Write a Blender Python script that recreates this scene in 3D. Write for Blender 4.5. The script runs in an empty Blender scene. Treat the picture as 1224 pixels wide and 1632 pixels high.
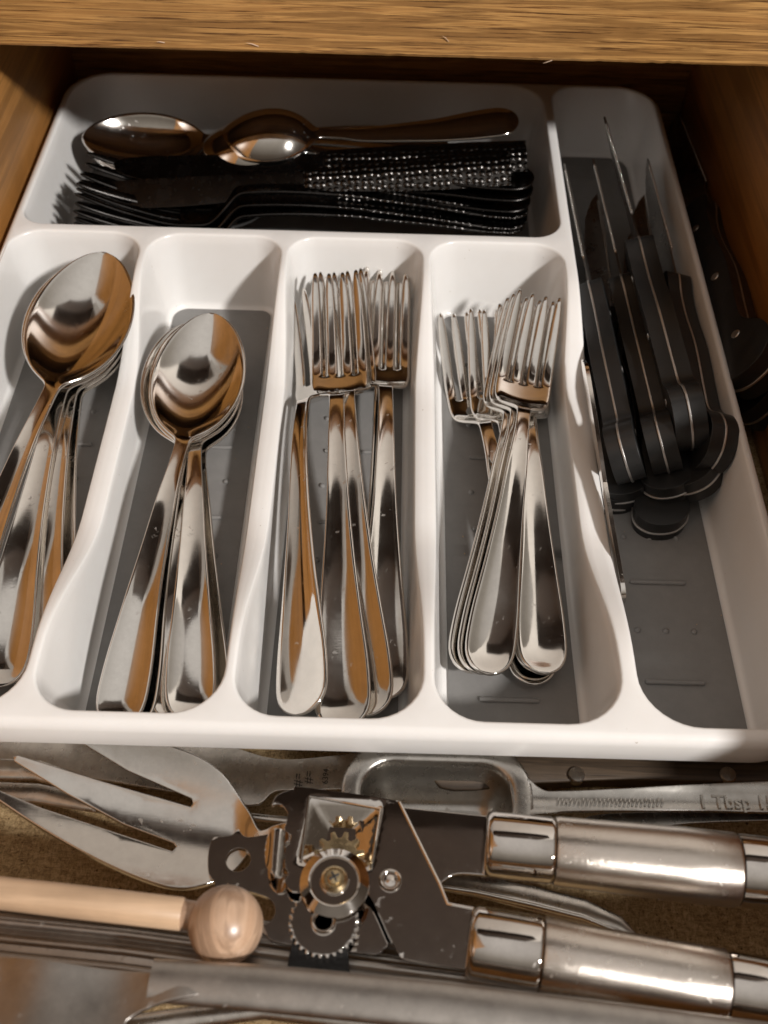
import bpy, bmesh, math, random
import numpy as np
from mathutils import Vector, Matrix, geometry
from mathutils.geometry import delaunay_2d_cdt

random.seed(4)
C = bpy.context.scene.collection
S = 0.01                      # every number below is in centimetres
PI = math.pi
R = math.radians

# ------------------------------------------------------------------ camera, world, lamp, exposure
F_PX = 1700.0
CAM = (18.185, -16.036, 35.132)
PITCH, YAW, ROLL = 50.648, 0.006, 1.604
MROT = (Matrix.Rotation(R(YAW), 3, 'Z') @ Matrix.Rotation(R(90 - PITCH), 3, 'X') @ Matrix.Rotation(R(ROLL), 3, 'Z'))
cam_data = bpy.data.cameras.new('camera')
cam = bpy.data.objects.new('camera', cam_data)
C.objects.link(cam)
cam.matrix_world = Matrix.Translation(Vector(CAM) * S) @ MROT.to_4x4()
cam_data.sensor_fit = 'VERTICAL'
cam_data.sensor_height = 24.0
cam_data.lens = F_PX / 1632.0 * 24.0
cam_data.clip_start = 0.01
cam_data.clip_end = 50
cam_data.dof.use_dof = True
cam_data.dof.focus_distance = 0.405
cam_data.dof.aperture_fstop = 9.0
sc = bpy.context.scene
sc.camera = cam

world = bpy.data.worlds.new('World')
sc.world = world
world.use_nodes = True
wn, wl = world.node_tree.nodes, world.node_tree.links
bg = wn['Background']
wtc = wn.new('ShaderNodeTexCoord'); wsep = wn.new('ShaderNodeSeparateXYZ'); wr = wn.new('ShaderNodeValToRGB')
wl.new(wtc.outputs['Generated'], wsep.inputs[0]); wl.new(wsep.outputs['Z'], wr.inputs[0])
e = wr.color_ramp.elements
e[0].position = 0.0; e[0].color = (0.012, 0.009, 0.007, 1)
e[1].position = 1.0; e[1].color = (0.66, 0.62, 0.58, 1)
k = wr.color_ramp.elements.new(0.45); k.color = (0.085, 0.066, 0.050, 1)
k = wr.color_ramp.elements.new(0.74); k.color = (0.32, 0.285, 0.245, 1)
wl.new(wr.outputs[0], bg.inputs[0])
bg.inputs[1].default_value = 1.0

def lamp(name, loc, power, radius, col):
    d = bpy.data.lights.new(name, 'POINT'); d.energy = power; d.shadow_soft_size = radius; d.color = col
    o = bpy.data.objects.new(name, d); C.objects.link(o); o.location = Vector(loc) * S
    return o
LDIR = Vector((0.86, -0.90, 1.0)).normalized()
lamp('ceiling_lamp', Vector((18, 20, 6)) + LDIR * 260, 290, 0.10, (1.0, 0.96, 0.92))

sc.view_settings.view_transform = 'Standard'
sc.view_settings.look = 'None'
sc.view_settings.gamma = 1
sc.view_settings.use_curve_mapping = False
sc.view_settings.exposure = 0.0
sc.cycles.use_denoising = True
sc.cycles.max_bounces = 8
sc.cycles.glossy_bounces = 6
sc.cycles.sample_clamp_indirect = 4.0
sc.cycles.caustics_reflective = True
sc.cycles.blur_glossy = 0.3

def P(u, v, z):
    """the point of the scene at height z that stands at this place of the photograph"""
    d = MROT @ Vector(((u - 612) / F_PX, -(v - 816) / F_PX, -1))
    return Vector(CAM) + d * ((z - CAM[2]) / d.z)

# ------------------------------------------------------------------ materials
def mat(name, base=(0.8, 0.8, 0.8), rough=0.4, metal=0.0, spec=0.5, coat=0.0):
    m = bpy.data.materials.new(name); m.use_nodes = True
    b = m.node_tree.nodes['Principled BSDF']
    b.inputs['Base Color'].default_value = (*base, 1)
    b.inputs['Roughness'].default_value = rough
    b.inputs['Metallic'].default_value = metal
    b.inputs['Specular IOR Level'].default_value = spec
    b.inputs['Coat Weight'].default_value = coat
    return m, b
def N(m, t, **kw):
    n = m.node_tree.nodes.new(t)
    for k_, v_ in kw.items():
        if k_ in n.inputs: n.inputs[k_].default_value = v_
        else: setattr(n, k_, v_)
    return n
def L(m, a, b): m.node_tree.links.new(a, b)
def coords(m, scale=(1, 1, 1), rot=(0, 0, 0), src='Object'):
    tc = N(m, 'ShaderNodeTexCoord'); mp = N(m, 'ShaderNodeMapping')
    mp.inputs['Scale'].default_value = [100 * s for s in scale]
    mp.inputs['Rotation'].default_value = rot
    L(m, tc.outputs[src], mp.inputs[0])
    return mp.outputs[0]
def noise(m, vec, scale, detail=4, rough=0.6, dist=0.0):
    n = N(m, 'ShaderNodeTexNoise'); n.inputs['Scale'].default_value = scale; n.inputs['Detail'].default_value = detail
    n.inputs['Roughness'].default_value = rough; n.inputs['Distortion'].default_value = dist
    L(m, vec, n.inputs['Vector']); return n.outputs['Fac']
def ramp(m, fac, stops):
    r = N(m, 'ShaderNodeValToRGB'); el = r.color_ramp.elements
    el[0].position, el[0].color = stops[0][0], (*stops[0][1], 1)
    el[1].position, el[1].color = stops[-1][0], (*stops[-1][1], 1)
    for p_, c_ in stops[1:-1]:
        x = el.new(p_); x.color = (*c_, 1)
    L(m, fac, r.inputs[0]); return r.outputs[0]
def g(v): return (v, v, v)
def bump(m, b, height, strength=0.2, dist=0.0005, prev=None):
    n = N(m, 'ShaderNodeBump'); n.inputs['Strength'].default_value = strength; n.inputs['Distance'].default_value = dist
    L(m, height, n.inputs['Height'])
    if prev: L(m, prev, n.inputs['Normal'])
    L(m, n.outputs[0], b.inputs['Normal']); return n.outputs[0]
def mix(m, a, b_, fac, mode='MIX'):
    n = N(m, 'ShaderNodeMix', data_type='RGBA', blend_type=mode)
    for sock, val in ((n.inputs[0], fac), (n.inputs[6], a), (n.inputs[7], b_)):
        if isinstance(val, (int, float)): sock.default_value = val
        elif isinstance(val, tuple): sock.default_value = (*val, 1) if len(val) == 3 else val
        else: L(m, val, sock)
    return n.outputs[2]

def steel(name, base, r0, r1, scratch=0.05, dirt=0.0, brushed=None):
    m, b = mat(name, base, r0, 1.0)
    v = coords(m)
    nz = noise(m, v, 0.9, 6, 0.65)
    rr = ramp(m, nz, [(0.3, g(r0)), (0.72, g(r1))]); L(m, rr, b.inputs['Roughness'])
    spots = ramp(m, noise(m, v, 4.5, 2, 0.4, 0.4), [(0.66, g(0.0)), (0.70, g(1.0))])
    film = ramp(m, noise(m, v, 0.6, 3, 0.6), [(0.45, g(0.0)), (0.65, g(1.0))])
    sm = N(m, 'ShaderNodeMath', operation='MULTIPLY'); L(m, spots, sm.inputs[0]); L(m, film, sm.inputs[1])
    ra = N(m, 'ShaderNodeMath', operation='MULTIPLY_ADD'); L(m, sm.outputs[0], ra.inputs[0]); ra.inputs[1].default_value = 0.22; L(m, rr, ra.inputs[2])
    L(m, ra.outputs[0], b.inputs['Roughness'])
    # fine scratches, and smudges that dull it a little
    sv = coords(m, (1, 14, 14), (0.3, 0.2, 0.9)); s1 = noise(m, sv, 1.6, 3, 0.7)
    sv2 = coords(m, (12, 1, 12), (0.1, 0.7, 0.4)); s2 = noise(m, sv2, 1.9, 3, 0.7)
    mm = N(m, 'ShaderNodeMath', operation='ADD'); L(m, s1, mm.inputs[0]); L(m, s2, mm.inputs[1])
    if brushed:
        bv = coords(m, brushed); s3 = noise(m, bv, 3.0, 3, 0.7)
        m2 = N(m, 'ShaderNodeMath', operation='ADD'); L(m, mm.outputs[0], m2.inputs[0]); L(m, s3, m2.inputs[1]); mm = m2
    bump(m, b, mm.outputs[0], scratch, 0.00003)
    tone = ramp(m, noise(m, v, 2.3, 5, 0.7), [(0.35, tuple(c * (1 - dirt) for c in base)), (0.6, base)])
    L(m, tone, b.inputs['Base Color'])
    return m
M = {}
M['steel'] = steel('polished_steel', (0.76, 0.73, 0.69), 0.05, 0.12, 0.10, 0.06)
M['steel_dark'] = steel('dark_dull_steel', (0.42, 0.39, 0.36), 0.30, 0.42, 0.3, 0.12)  # darker, rougher steel for the foreground tools
M['steel_dull'] = steel('dull_steel', (0.58, 0.545, 0.50), 0.20, 0.36, 0.25, 0.22)
M['steel_worn'] = steel('worn_steel', (0.66, 0.63, 0.59), 0.12, 0.2, 0.35, 0.08)
M['chrome'] = steel('chrome_plate', (0.66, 0.62, 0.58), 0.03, 0.09, 0.06, 0.10)
M['brushed'] = steel('brushed_steel', (0.66, 0.60, 0.54), 0.20, 0.28, 1.0, 0.05, brushed=(40, 0.8, 0.8))
M['cup_steel'] = steel('stamped_steel', (0.46, 0.44, 0.41), 0.22, 0.34, 0.2, 0.15)
M['black_steel'] = steel('black_coated_steel', (0.055, 0.052, 0.05), 0.2, 0.32, 0.1, 0.0)
M['brass'] = steel('brass', (0.60, 0.47, 0.28), 0.2, 0.38, 0.2, 0.35)
M['blade_steel'] = steel('blade_steel', (0.36, 0.34, 0.32), 0.24, 0.36, 0.3, 0.15)
M['edge_steel'] = steel('tang_steel', (0.66, 0.64, 0.62), 0.34, 0.44, 0.1, 0.1)

# hammered black metal: rows of little round bosses
m, b = mat('hammered_black_steel', (0.07, 0.066, 0.063), 0.26, 1.0)
v = coords(m, (1, 1, 0.02))
vo = N(m, 'ShaderNodeTexVoronoi', feature='SMOOTH_F1'); vo.inputs['Scale'].default_value = 2.9; vo.inputs['Randomness'].default_value = 0.3
vo.inputs['Smoothness'].default_value = 0.15
L(m, v, vo.inputs['Vector'])
hm = ramp(m, vo.outputs['Distance'], [(0.05, g(1.0)), (0.28, g(0.72)), (0.5, g(0.0))])
bump(m, b, hm, 1.0, 0.0006)
M['hammered'] = m

# white plastic
m, b = mat('white_plastic', (0.80, 0.785, 0.765), 0.24, 0, 0.5)
v = coords(m)
rr = ramp(m, noise(m, v, 0.7, 5, 0.6), [(0.3, g(0.15)), (0.75, g(0.28))]); L(m, rr, b.inputs['Roughness'])
bump(m, b, noise(m, v, 14, 3, 0.5), 0.04, 0.0002)
tone = ramp(m, noise(m, v, 0.35, 5, 0.7), [(0.3, (0.79, 0.775, 0.755)), (0.6, (0.81, 0.80, 0.785))])
specks = ramp(m, noise(m, v, 5.5, 2, 0.5), [(0.76, g(1.0)), (0.80, (0.62, 0.56, 0.5))])
L(m, mix(m, tone, specks, 1.0, 'MULTIPLY'), b.inputs['Base Color'])
b.inputs['Subsurface Weight'].default_value = 0.08
b.inputs['Subsurface Radius'].default_value = (0.004, 0.0035, 0.003)
b.inputs['Subsurface Scale'].default_value = 0.5
M['plastic'] = m

# grey soft mat
m, b = mat('grey_rubber', (0.2, 0.195, 0.19), 0.5, 0, 0.35)
v = coords(m)
L(m, ramp(m, noise(m, v, 1.2, 6, 0.75), [(0.3, (0.185, 0.18, 0.175)), (0.7, (0.215, 0.21, 0.203))]), b.inputs['Base Color'])
bump(m, b, noise(m, v, 30, 3, 0.5), 0.12, 0.0002)
M['mat'] = m

def wood(name, light, mid, dark, axis, ring=1.0, rough=0.42, pores=True, bumps=0.3, coat=0.15):
    m, b = mat(name, mid, rough, 0, 0.45, coat)
    b.inputs['Coat Roughness'].default_value = 0.35
    a = [1.0, 1.0, 1.0]; a[axis] = 0.035
    v = coords(m, tuple(a))
    n1 = noise(m, v, 0.8 * ring, 5, 0.6, 0.6)
    wv = N(m, 'ShaderNodeMath', operation='MULTIPLY'); L(m, n1, wv.inputs[0]); wv.inputs[1].default_value = 26
    sn = N(m, 'ShaderNodeMath', operation='SINE'); L(m, wv.outputs[0], sn.inputs[0])
    md = N(m, 'ShaderNodeMapRange'); L(m, sn.outputs[0], md.inputs[0]); md.inputs[1].default_value = -1
    col = ramp(m, md.outputs[0], [(0.0, mid), (0.55, light), (1.0, tuple(0.75 * x for x in mid))])
    a2 = [1.0, 1.0, 1.0]; a2[axis] = 0.022
    v2 = coords(m, tuple(a2)); n2 = noise(m, v2, 12.0, 4, 0.75)
    pore = ramp(m, n2, [(0.36, dark), (0.47, (1, 1, 1))]) if pores else ramp(m, n2, [(0.3, g(0.8)), (0.6, g(1.0))])
    col = mix(m, col, pore, 0.85 if pores else 0.6, 'MULTIPLY')
    patch = ramp(m, noise(m, coords(m), 0.25, 4, 0.6), [(0.3, g(0.78)), (0.7, g(1.08))])
    col = mix(m, col, patch, 1.0, 'MULTIPLY')
    L(m, col, b.inputs['Base Color'])
    bump(m, b, n2, bumps, 0.0004)
    return m
M['oak_x'] = wood('oak_rail', (0.60, 0.33, 0.11), (0.42, 0.21, 0.064), (0.16, 0.085, 0.035), 0, 1.5)
M['oak_y'] = wood('oak_side', (0.50, 0.235, 0.065), (0.43, 0.195, 0.05), (0.62, 0.55, 0.5), 1, 0.6, 0.36, False, 0.12, 0.35)
M['old_wood'] = wood('old_handle_wood', (0.075, 0.05, 0.03), (0.058, 0.038, 0.022), (0.35, 0.3, 0.25), 0, 1.6, 0.6, True, 0.3, 0.0)
M['beech'] = wood('beech', (0.66, 0.46, 0.30), (0.60, 0.41, 0.26), (0.9, 0.85, 0.8), 0, 0.25, 0.42, False, 0.05, 0.0)
M['beech_ball'] = wood('turned_beech', (0.56, 0.38, 0.26), (0.49, 0.315, 0.205), (0.9, 0.85, 0.8), 1, 0.9, 0.3, False, 0.04, 0.3)
M['counter'] = wood('counter_edge', (0.30, 0.15, 0.06), (0.26, 0.125, 0.05), (0.5, 0.4, 0.3), 0, 1.0, 0.4)

# fibre board of the drawer bottom
m, b = mat('fibre_board', (0.3, 0.2, 0.1), 0.75, 0, 0.25)
v = coords(m)
va = coords(m, (0.5, 1.5, 1), (0, 0, 0.5)); vb = coords(m, (1.4, 0.5, 1), (0, 0, -0.3))
f1 = noise(m, va, 5.0, 5, 0.8, 1.5); f2 = noise(m, vb, 6.0, 5, 0.8, 1.5)
ad = N(m, 'ShaderNodeMath', operation='MULTIPLY_ADD'); L(m, f1, ad.inputs[0]); ad.inputs[1].default_value = 0.5
hf = N(m, 'ShaderNodeMath', operation='MULTIPLY'); L(m, f2, hf.inputs[0]); hf.inputs[1].default_value = 0.5; L(m, hf.outputs[0], ad.inputs[2])
col = ramp(m, ad.outputs[0], [(0.38, (0.17, 0.11, 0.05)), (0.46, (0.42, 0.28, 0.135)), (0.52, (0.58, 0.41, 0.21)), (0.60, (0.76, 0.58, 0.34))])
sp = ramp(m, noise(m, v, 7.0, 2, 0.5), [(0.27, (0.25, 0.18, 0.12)), (0.34, (1, 1, 1))])
L(m, mix(m, col, sp, 1.0, 'MULTIPLY'), b.inputs['Base Color'])
bump(m, b, ad.outputs[0], 1.0, 0.003)
M['board'] = m

M['crumb'] = mat('crumb', (0.42, 0.30, 0.17), 0.8)[0]
M['wall'] = mat('painted_wall', (0.62, 0.59, 0.55), 0.8)[0]
M['dark_wood'] = wood('dark_cabinet_wood', (0.040, 0.022, 0.012), (0.032, 0.017, 0.009), (0.5, 0.4, 0.3), 2, 1.0, 0.6, True, 0.3, 0.0)
def black(name, base, r0, r1, bs=0.15):
    m, b = mat(name, (base,) * 3, r0, 0, 0.5)
    v = coords(m)
    L(m, ramp(m, noise(m, v, 1.5, 6, 0.7), [(0.3, g(r0)), (0.7, g(r1))]), b.inputs['Roughness'])
    bump(m, b, noise(m, v, 12, 4, 0.6), bs, 0.0003)
    return m
M['black'] = black('black_handle_plastic', 0.014, 0.30, 0.48)
M['black_gloss'] = black('black_knob_plastic', 0.010, 0.12, 0.25)
M['inside_shade'] = black('cabinet_inside_shade', 0.03, 0.7, 0.8)  # near-black colour stands for the shade inside the cabinet

# ------------------------------------------------------------------ object helpers
def link(name, me, material=None, parent=None):
    o = bpy.data.objects.new(name, me); C.objects.link(o)
    if parent is not None: o.parent = parent
    if material is not None and me is not None:
        me.materials.clear(); me.materials.append(material)
    return o
def tag(o, label, cat, group=None):
    o['label'] = label; o['category'] = cat
    if group: o['group'] = group
    return o
def thing(name, label, cat, loc=(0, 0, 0), group=None):
    o = bpy.data.objects.new(name, None); C.objects.link(o); o.empty_display_size = 0.01
    o.location = Vector(loc) * S
    return tag(o, label, cat, group)
def copy_tree(o, parent=None):
    c = o.copy(); C.objects.link(c)
    if parent is not None: c.parent = parent
    for ch in o.children: copy_tree(ch, c)
    return c
def mesh(name, verts, faces, smooth=True, sharp=40):
    me = bpy.data.meshes.new(name)
    me.from_pydata([tuple(Vector(v) * S) for v in verts], [], faces)
    bm = bmesh.new(); bm.from_mesh(me)
    bmesh.ops.recalc_face_normals(bm, faces=bm.faces); bm.to_mesh(me); bm.free()
    me.update()
    if smooth:
        for p_ in me.polygons: p_.use_smooth = True
        if sharp: me.set_sharp_from_angle(angle=R(sharp))
    return me
def bake(me, mods):
    """apply a list of (type, settings) modifiers to a mesh"""
    o = bpy.data.objects.new('tmp', me); C.objects.link(o)
    for t, kw in mods:
        md = o.modifiers.new(t, t)
        for k_, v_ in kw.items(): setattr(md, k_, v_)
    dg = bpy.context.evaluated_depsgraph_get(); dg.update()
    new = bpy.data.meshes.new_from_object(o.evaluated_get(dg))
    bpy.data.objects.remove(o); return new
def join(meshes):
    bm = bmesh.new()
    for me in meshes: bm.from_mesh(me)
    out = bpy.data.meshes.new('joined'); bm.to_mesh(out); bm.free()
    return out
def box(x0, x1, y0, y1, z0, z1, bev=0.1, seg=3):
    vs = [(x, y, z) for z in (z0, z1) for y in (y0, y1) for x in (x0, x1)]
    fs = [(0, 1, 3, 2), (4, 6, 7, 5), (0, 4, 5, 1), (2, 3, 7, 6), (0, 2, 6, 4), (1, 5, 7, 3)]
    me = mesh('box', vs, fs, False)
    if bev:
        me = bake(me, [('BEVEL', dict(width=bev * S, segments=seg, limit_method='ANGLE'))])
        for p_ in me.polygons: p_.use_smooth = True
        me.set_sharp_from_angle(angle=R(50))
    return me
def smooth_closed(pts, n=6):
    """closed Catmull-Rom curve through pts; a point given with a third value 0 is a sharp corner"""
    out = []; m_ = len(pts)
    for i in range(m_):
        p0, p1, p2, p3 = (pts[(i + k_) % m_] for k_ in (-1, 0, 1, 2))
        a, b_, c_, d_ = (Vector(p[:2]) for p in (p0, p1, p2, p3))
        if len(p1) > 2: a = b_ - (c_ - b_) * 0.3
        if len(p2) > 2: d_ = c_ + (c_ - b_) * 0.3
        if len(p1) > 2 and len(p2) > 2:
            out.append(b_); continue
        for j in range(n):
            t = j / n
            out.append(0.5 * ((2 * b_) + (c_ - a) * t + (2 * a - 5 * b_ + 4 * c_ - d_) * t * t + (3 * b_ - a - 3 * c_ + d_) * t ** 3))
    return out
def inside(pt, poly):
    x, y = pt[0], pt[1]; c_ = False; j = len(poly) - 1
    for i in range(len(poly)):
        xi, yi = poly[i][0], poly[i][1]; xj, yj = poly[j][0], poly[j][1]
        if (yi > y) != (yj > y) and x < (xj - xi) * (y - yi) / (yj - yi) + xi: c_ = not c_
        j = i
    return c_
def seg_dist(pt, poly):
    best = 1e9; p_ = Vector(pt[:2])
    for i in range(len(poly)):
        a = Vector(poly[i][:2]); b_ = Vector(poly[(i + 1) % len(poly)][:2]); ab = b_ - a
        t = max(0, min(1, (p_ - a).dot(ab) / max(1e-9, ab.dot(ab))))
        best = min(best, (a + ab * t - p_).length)
    return best
def cdt_fill(outer, holes, step=0.4, extra=()):
    verts, edges = [], []
    def add(loop):
        s0 = len(verts); verts.extend(Vector(p_[:2]) for p_ in loop); n = len(loop)
        edges.extend((s0 + i, s0 + (i + 1) % n) for i in range(n))
    add(outer)
    for h in holes: add(h)
    xs = [p_[0] for p_ in outer]; ys = [p_[1] for p_ in outer]
    if step:
        y = min(ys) + step / 2; row = 0
        while y < max(ys):
            x = min(xs) + step * (0.25 + 0.5 * (row % 2))
            while x < max(xs):
                if inside((x, y), outer) and not any(inside((x, y), h) for h in holes):
                    if min([seg_dist((x, y), l) for l in [outer] + list(holes)]) > step * 0.4: verts.append(Vector((x, y)))
                x += step
            y += step * 0.87; row += 1
    verts.extend(Vector(p_[:2]) for p_ in extra)
    v2, e2, f2, _, _, _ = delaunay_2d_cdt(verts, edges, [], 0, 1e-5)
    keep = []
    for f in f2:
        c_ = sum((v2[i] for i in f), Vector((0, 0))) / len(f)
        if inside(c_, outer) and not any(inside(c_, h) for h in holes): keep.append(list(f))
    return v2, keep
def sheet(outline, holes=(), zf=None, thick=0.1, step=0.5, bev=0.025, seg=2, plane='xy', sharp=45):
    """plate cut to an outline, bent by zf(x, y), given its thickness and rounded edges"""
    v2, fs = cdt_fill(outline, holes, step)
    vs = [(p_.x, p_.y, zf(p_.x, p_.y) if zf else 0.0) for p_ in v2]
    me = mesh('sheet', vs, fs, True, None)
    if sum(p_.normal.z for p_ in me.polygons) < 0: me.flip_normals()
    mods = [('SOLIDIFY', dict(thickness=thick * S, offset=-1.0, use_even_offset=False))]
    if bev: mods.append(('BEVEL', dict(width=bev * S, segments=seg, limit_method='ANGLE', angle_limit=R(50), use_clamp_overlap=True)))
    me = bake(me, mods)
    for p_ in me.polygons: p_.use_smooth = True
    me.set_sharp_from_angle(angle=R(sharp))
    me = bake(me, [('WEIGHTED_NORMAL', dict(keep_sharp=True, weight=60))])
    if plane == 'yz':          # outline given as (y, z), thickness along x
        me.transform(Matrix(((0, 0, 1, 0), (1, 0, 0, 0), (0, 1, 0, 0), (0, 0, 0, 1))))
    return me
def tube(pts, radii, n=24, cap=True, squash=None, sharp=40, up=(0, 0, 1)):
    """tube through pts; radii may be numbers or (wide, high)"""
    pts = [Vector(p_) for p_ in pts]; vs, fs = [], []
    for i, p_ in enumerate(pts):
        t = (pts[min(i + 1, len(pts) - 1)] - pts[max(i - 1, 0)]).normalized()
        s_ = t.cross(Vector(up)).normalized(); u_ = s_.cross(t)
        r_ = radii[i] if not isinstance(radii, (int, float)) else radii
        rx, rz = r_ if isinstance(r_, tuple) else (r_, r_)
        for j in range(n):
            a = 2 * PI * j / n; vs.append(p_ + s_ * rx * math.cos(a) + u_ * rz * math.sin(a))
    for i in range(len(pts) - 1):
        for j in range(n):
            fs.append((i * n + j, i * n + (j + 1) % n, (i + 1) * n + (j + 1) % n, (i + 1) * n + j))
    if cap: fs += [tuple(range(n)), tuple((len(pts) - 1) * n + j for j in range(n))]
    return mesh('tube', vs, fs, True, sharp)
def lathe(profile, n=40, sharp=35):
    """profile of (r, z) turned about z"""
    vs, fs = [], []
    for r_, z_ in profile:
        for j in range(n): vs.append((r_ * math.cos(2 * PI * j / n), r_ * math.sin(2 * PI * j / n), z_))
    for i in range(len(profile) - 1):
        for j in range(n): fs.append((i * n + j, i * n + (j + 1) % n, (i + 1) * n + (j + 1) % n, (i + 1) * n + j))
    fs += [tuple(range(n)), tuple((len(profile) - 1) * n + j for j in range(n))]
    return mesh('lathe', vs, fs, True, sharp)
def moved(me, loc=(0, 0, 0), rot=None, sc_=1.0):
    me.transform(Matrix.Translation(Vector(loc) * S) @ (rot.to_4x4() if rot else Matrix.Identity(4)) @ Matrix.Scale(sc_, 4)); return me
def gear(n, r0, r1, th, loc, duty=0.5, hole=0.0):
    out = []
    for i in range(n):
        for q, rr_ in ((0.0, r0), (0.14, r1), (duty - 0.14 + 0.1, r1), (duty + 0.1, r0)):
            a = 2 * PI * (i + q) / n; out.append((rr_ * math.cos(a), rr_ * math.sin(a)))
    hs = [[(hole * math.cos(2 * PI * i / 20), hole * math.sin(2 * PI * i / 20)) for i in range(20)]] if hole else []
    me = sheet(out, hs, None, th, 0, 0.03, 2)
    return moved(me, loc)
def interp(keys, x):
    """smooth (Hermite, monotone) curve through (x, y) keys"""
    xs = [k_[0] for k_ in keys]; ys = [k_[1] for k_ in keys]
    if x <= xs[0]: return ys[0]
    if x >= xs[-1]: return ys[-1]
    i = max(j for j in range(len(xs) - 1) if xs[j] <= x)
    def slope(j):
        if j <= 0 or j >= len(xs) - 1:
            j0 = 0 if j <= 0 else len(xs) - 2
            return (ys[j0 + 1] - ys[j0]) / (xs[j0 + 1] - xs[j0])
        a = (ys[j] - ys[j - 1]) / (xs[j] - xs[j - 1]); b_ = (ys[j + 1] - ys[j]) / (xs[j + 1] - xs[j])
        return 0 if a * b_ <= 0 else 2 * a * b_ / (a + b_)
    h = xs[i + 1] - xs[i]; t = (x - xs[i]) / h
    return ((2 * t ** 3 - 3 * t * t + 1) * ys[i] + (t ** 3 - 2 * t * t + t) * h * slope(i)
            + (-2 * t ** 3 + 3 * t * t) * ys[i + 1] + (t ** 3 - t * t) * h * slope(i + 1))
def sst(a, b_, x):
    t = max(0, min(1, (x - a) / (b_ - a))); return t * t * (3 - 2 * t)
def split_mesh(me, classify):
    """cut one smooth mesh into named pieces that keep its shading across the seams"""
    co = [v.co.copy() for v in me.vertices]; nr = [v.normal.copy() for v in me.vertices]
    buckets = {}
    for p_ in me.polygons:
        buckets.setdefault(classify(p_.center / S), []).append(list(p_.vertices))
    out = {}
    for key, polys in buckets.items():
        idx = {}; vs = []; ns = []; fs = []
        for pl in polys:
            f = []
            for i in pl:
                if i not in idx: idx[i] = len(vs); vs.append(co[i]); ns.append(nr[i])
                f.append(idx[i])
            fs.append(f)
        n = bpy.data.meshes.new(str(key)); n.from_pydata([tuple(v) for v in vs], [], fs); n.update()
        for p_ in n.polygons: p_.use_smooth = True
        n.normals_split_custom_set_from_vertices([tuple(v) for v in ns])
        out[key] = n
    return out

# ------------------------------------------------------------------ the drawer and the cabinet round it
XL, XR, YF, YB = -0.35, 34.9, -17.0, 43.0
drawer = thing('drawer', 'open oak kitchen drawer with a fibre board bottom holding all the cutlery', 'drawer', (0, 0, 0))
link('bottom_panel', box(XL - 0.6, XR + 0.6, YF - 0.5, YB + 0.5, -0.9, -0.12, 0), M['board'], drawer)
link('side_panel', box(XL - 1.6, XL, YF, YB, -0.05, 10.9, 0.12), M['oak_y'], drawer)
link('side_panel', box(XR, XR + 1.6, YF, YB, -0.05, 11.4, 0.12), M['oak_y'], drawer)
link('back_panel', box(XL - 0.8, XR + 0.8, YB - 0.7, YB + 0.9, -0.05, 10.9, 0.12), M['oak_x'], drawer)
link('front_panel', box(XL - 2.6, XR + 2.6, YF - 2.0, YF, -1.5, 10.6, 0.2), M['oak_x'], drawer)

cab = thing('cabinet', 'oak cabinet front rail above the back of the open drawer', 'cabinet', (18, 29, 0))
def at(me, o): return moved(me, tuple(-x / S for x in o.location))
rail = bpy.data.meshes.new('rail')
nx = 420; vs, fs = [], []
rng = random.Random(9)
edge = [0.0]
for i in range(nx): edge.append(edge[-1] * 0.7 + rng.gauss(0, 0.010))
for i in range(nx + 1):            # rail front with a slightly chipped lower edge
    x = -30 + 96 * i / nx; ch = abs(edge[i]) + (0.05 if rng.random() < 0.03 else 0)
    for (y, z) in ((28.35, 15.9), (28.35, 12.12 + ch), (28.42 + 0.4 * ch, 12.0 + ch * 0.5), (30.4, 12.0), (30.4, 15.9)): vs.append((x, y, z))
for i in range(nx):
    for j in range(4): a = i * 5 + j; fs.append((a, a + 1, a + 6, a + 5))
o = link('rail', at(mesh('rail', vs, fs, True, 30), cab), M['oak_x'], cab)
link('countertop', at(box(-30, 66, 27.2, 80, 15.9, 18.6, 0.3), cab), M['counter'], cab)
link('inner_board', at(box(-30, 66, 60, 61, -3, 15.8, 0), cab), M['inside_shade'], cab)
wallb = link('added_kitchen_wall', box(-90, 130, 87, 90, 18.8, 290, 0), M['wall'], None); wallb['kind'] = 'structure'  # out of view, added as a grey surface for the steel to reflect
upper = thing('added_dark_cabinet', 'unseen dark cabinet added behind the drawer for the steel to reflect', 'cabinet', (18, 70, 150))  # added out of view so the chrome plates mirror something dark
link('body', at(box(-40, 85, 60, 86.9, 150, 262, 0.3), upper), M['dark_wood'], upper)
side = thing('added_oak_cabinets', 'unseen oak cabinets added on the left for warm reflections in the steel', 'cabinet', (-70, 0, 50))  # added out of view for orange reflections and warmer bounce light
link('body', at(box(-88, -56, -70, 56, 50, 250, 0.4), side), M['oak_y'], side)
# splinters on the rail's lower edge
for (u, v_, dx, dz) in ((412, 74, 0.5, 0.22), (262, 68, 0.3, 0.1), (715, 66, 0.28, 0.3), (880, 96, 0.4, -0.08)):
    p_ = P(u, v_, 12.1); p_.y = 28.3
    d = MROT @ Vector(((u - 612) / F_PX, -(v_ - 816) / F_PX, -1)); t_ = (28.33 - CAM[1]) / d.y
    q = Vector(CAM) + d * t_
    link('splinter', at(tube([q, q + Vector((-dx * .5, -0.06, dz * .6)), q + Vector((-dx, -0.14, dz))], [0.025, 0.02, 0.004], 6), cab), M['beech'], cab)

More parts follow.
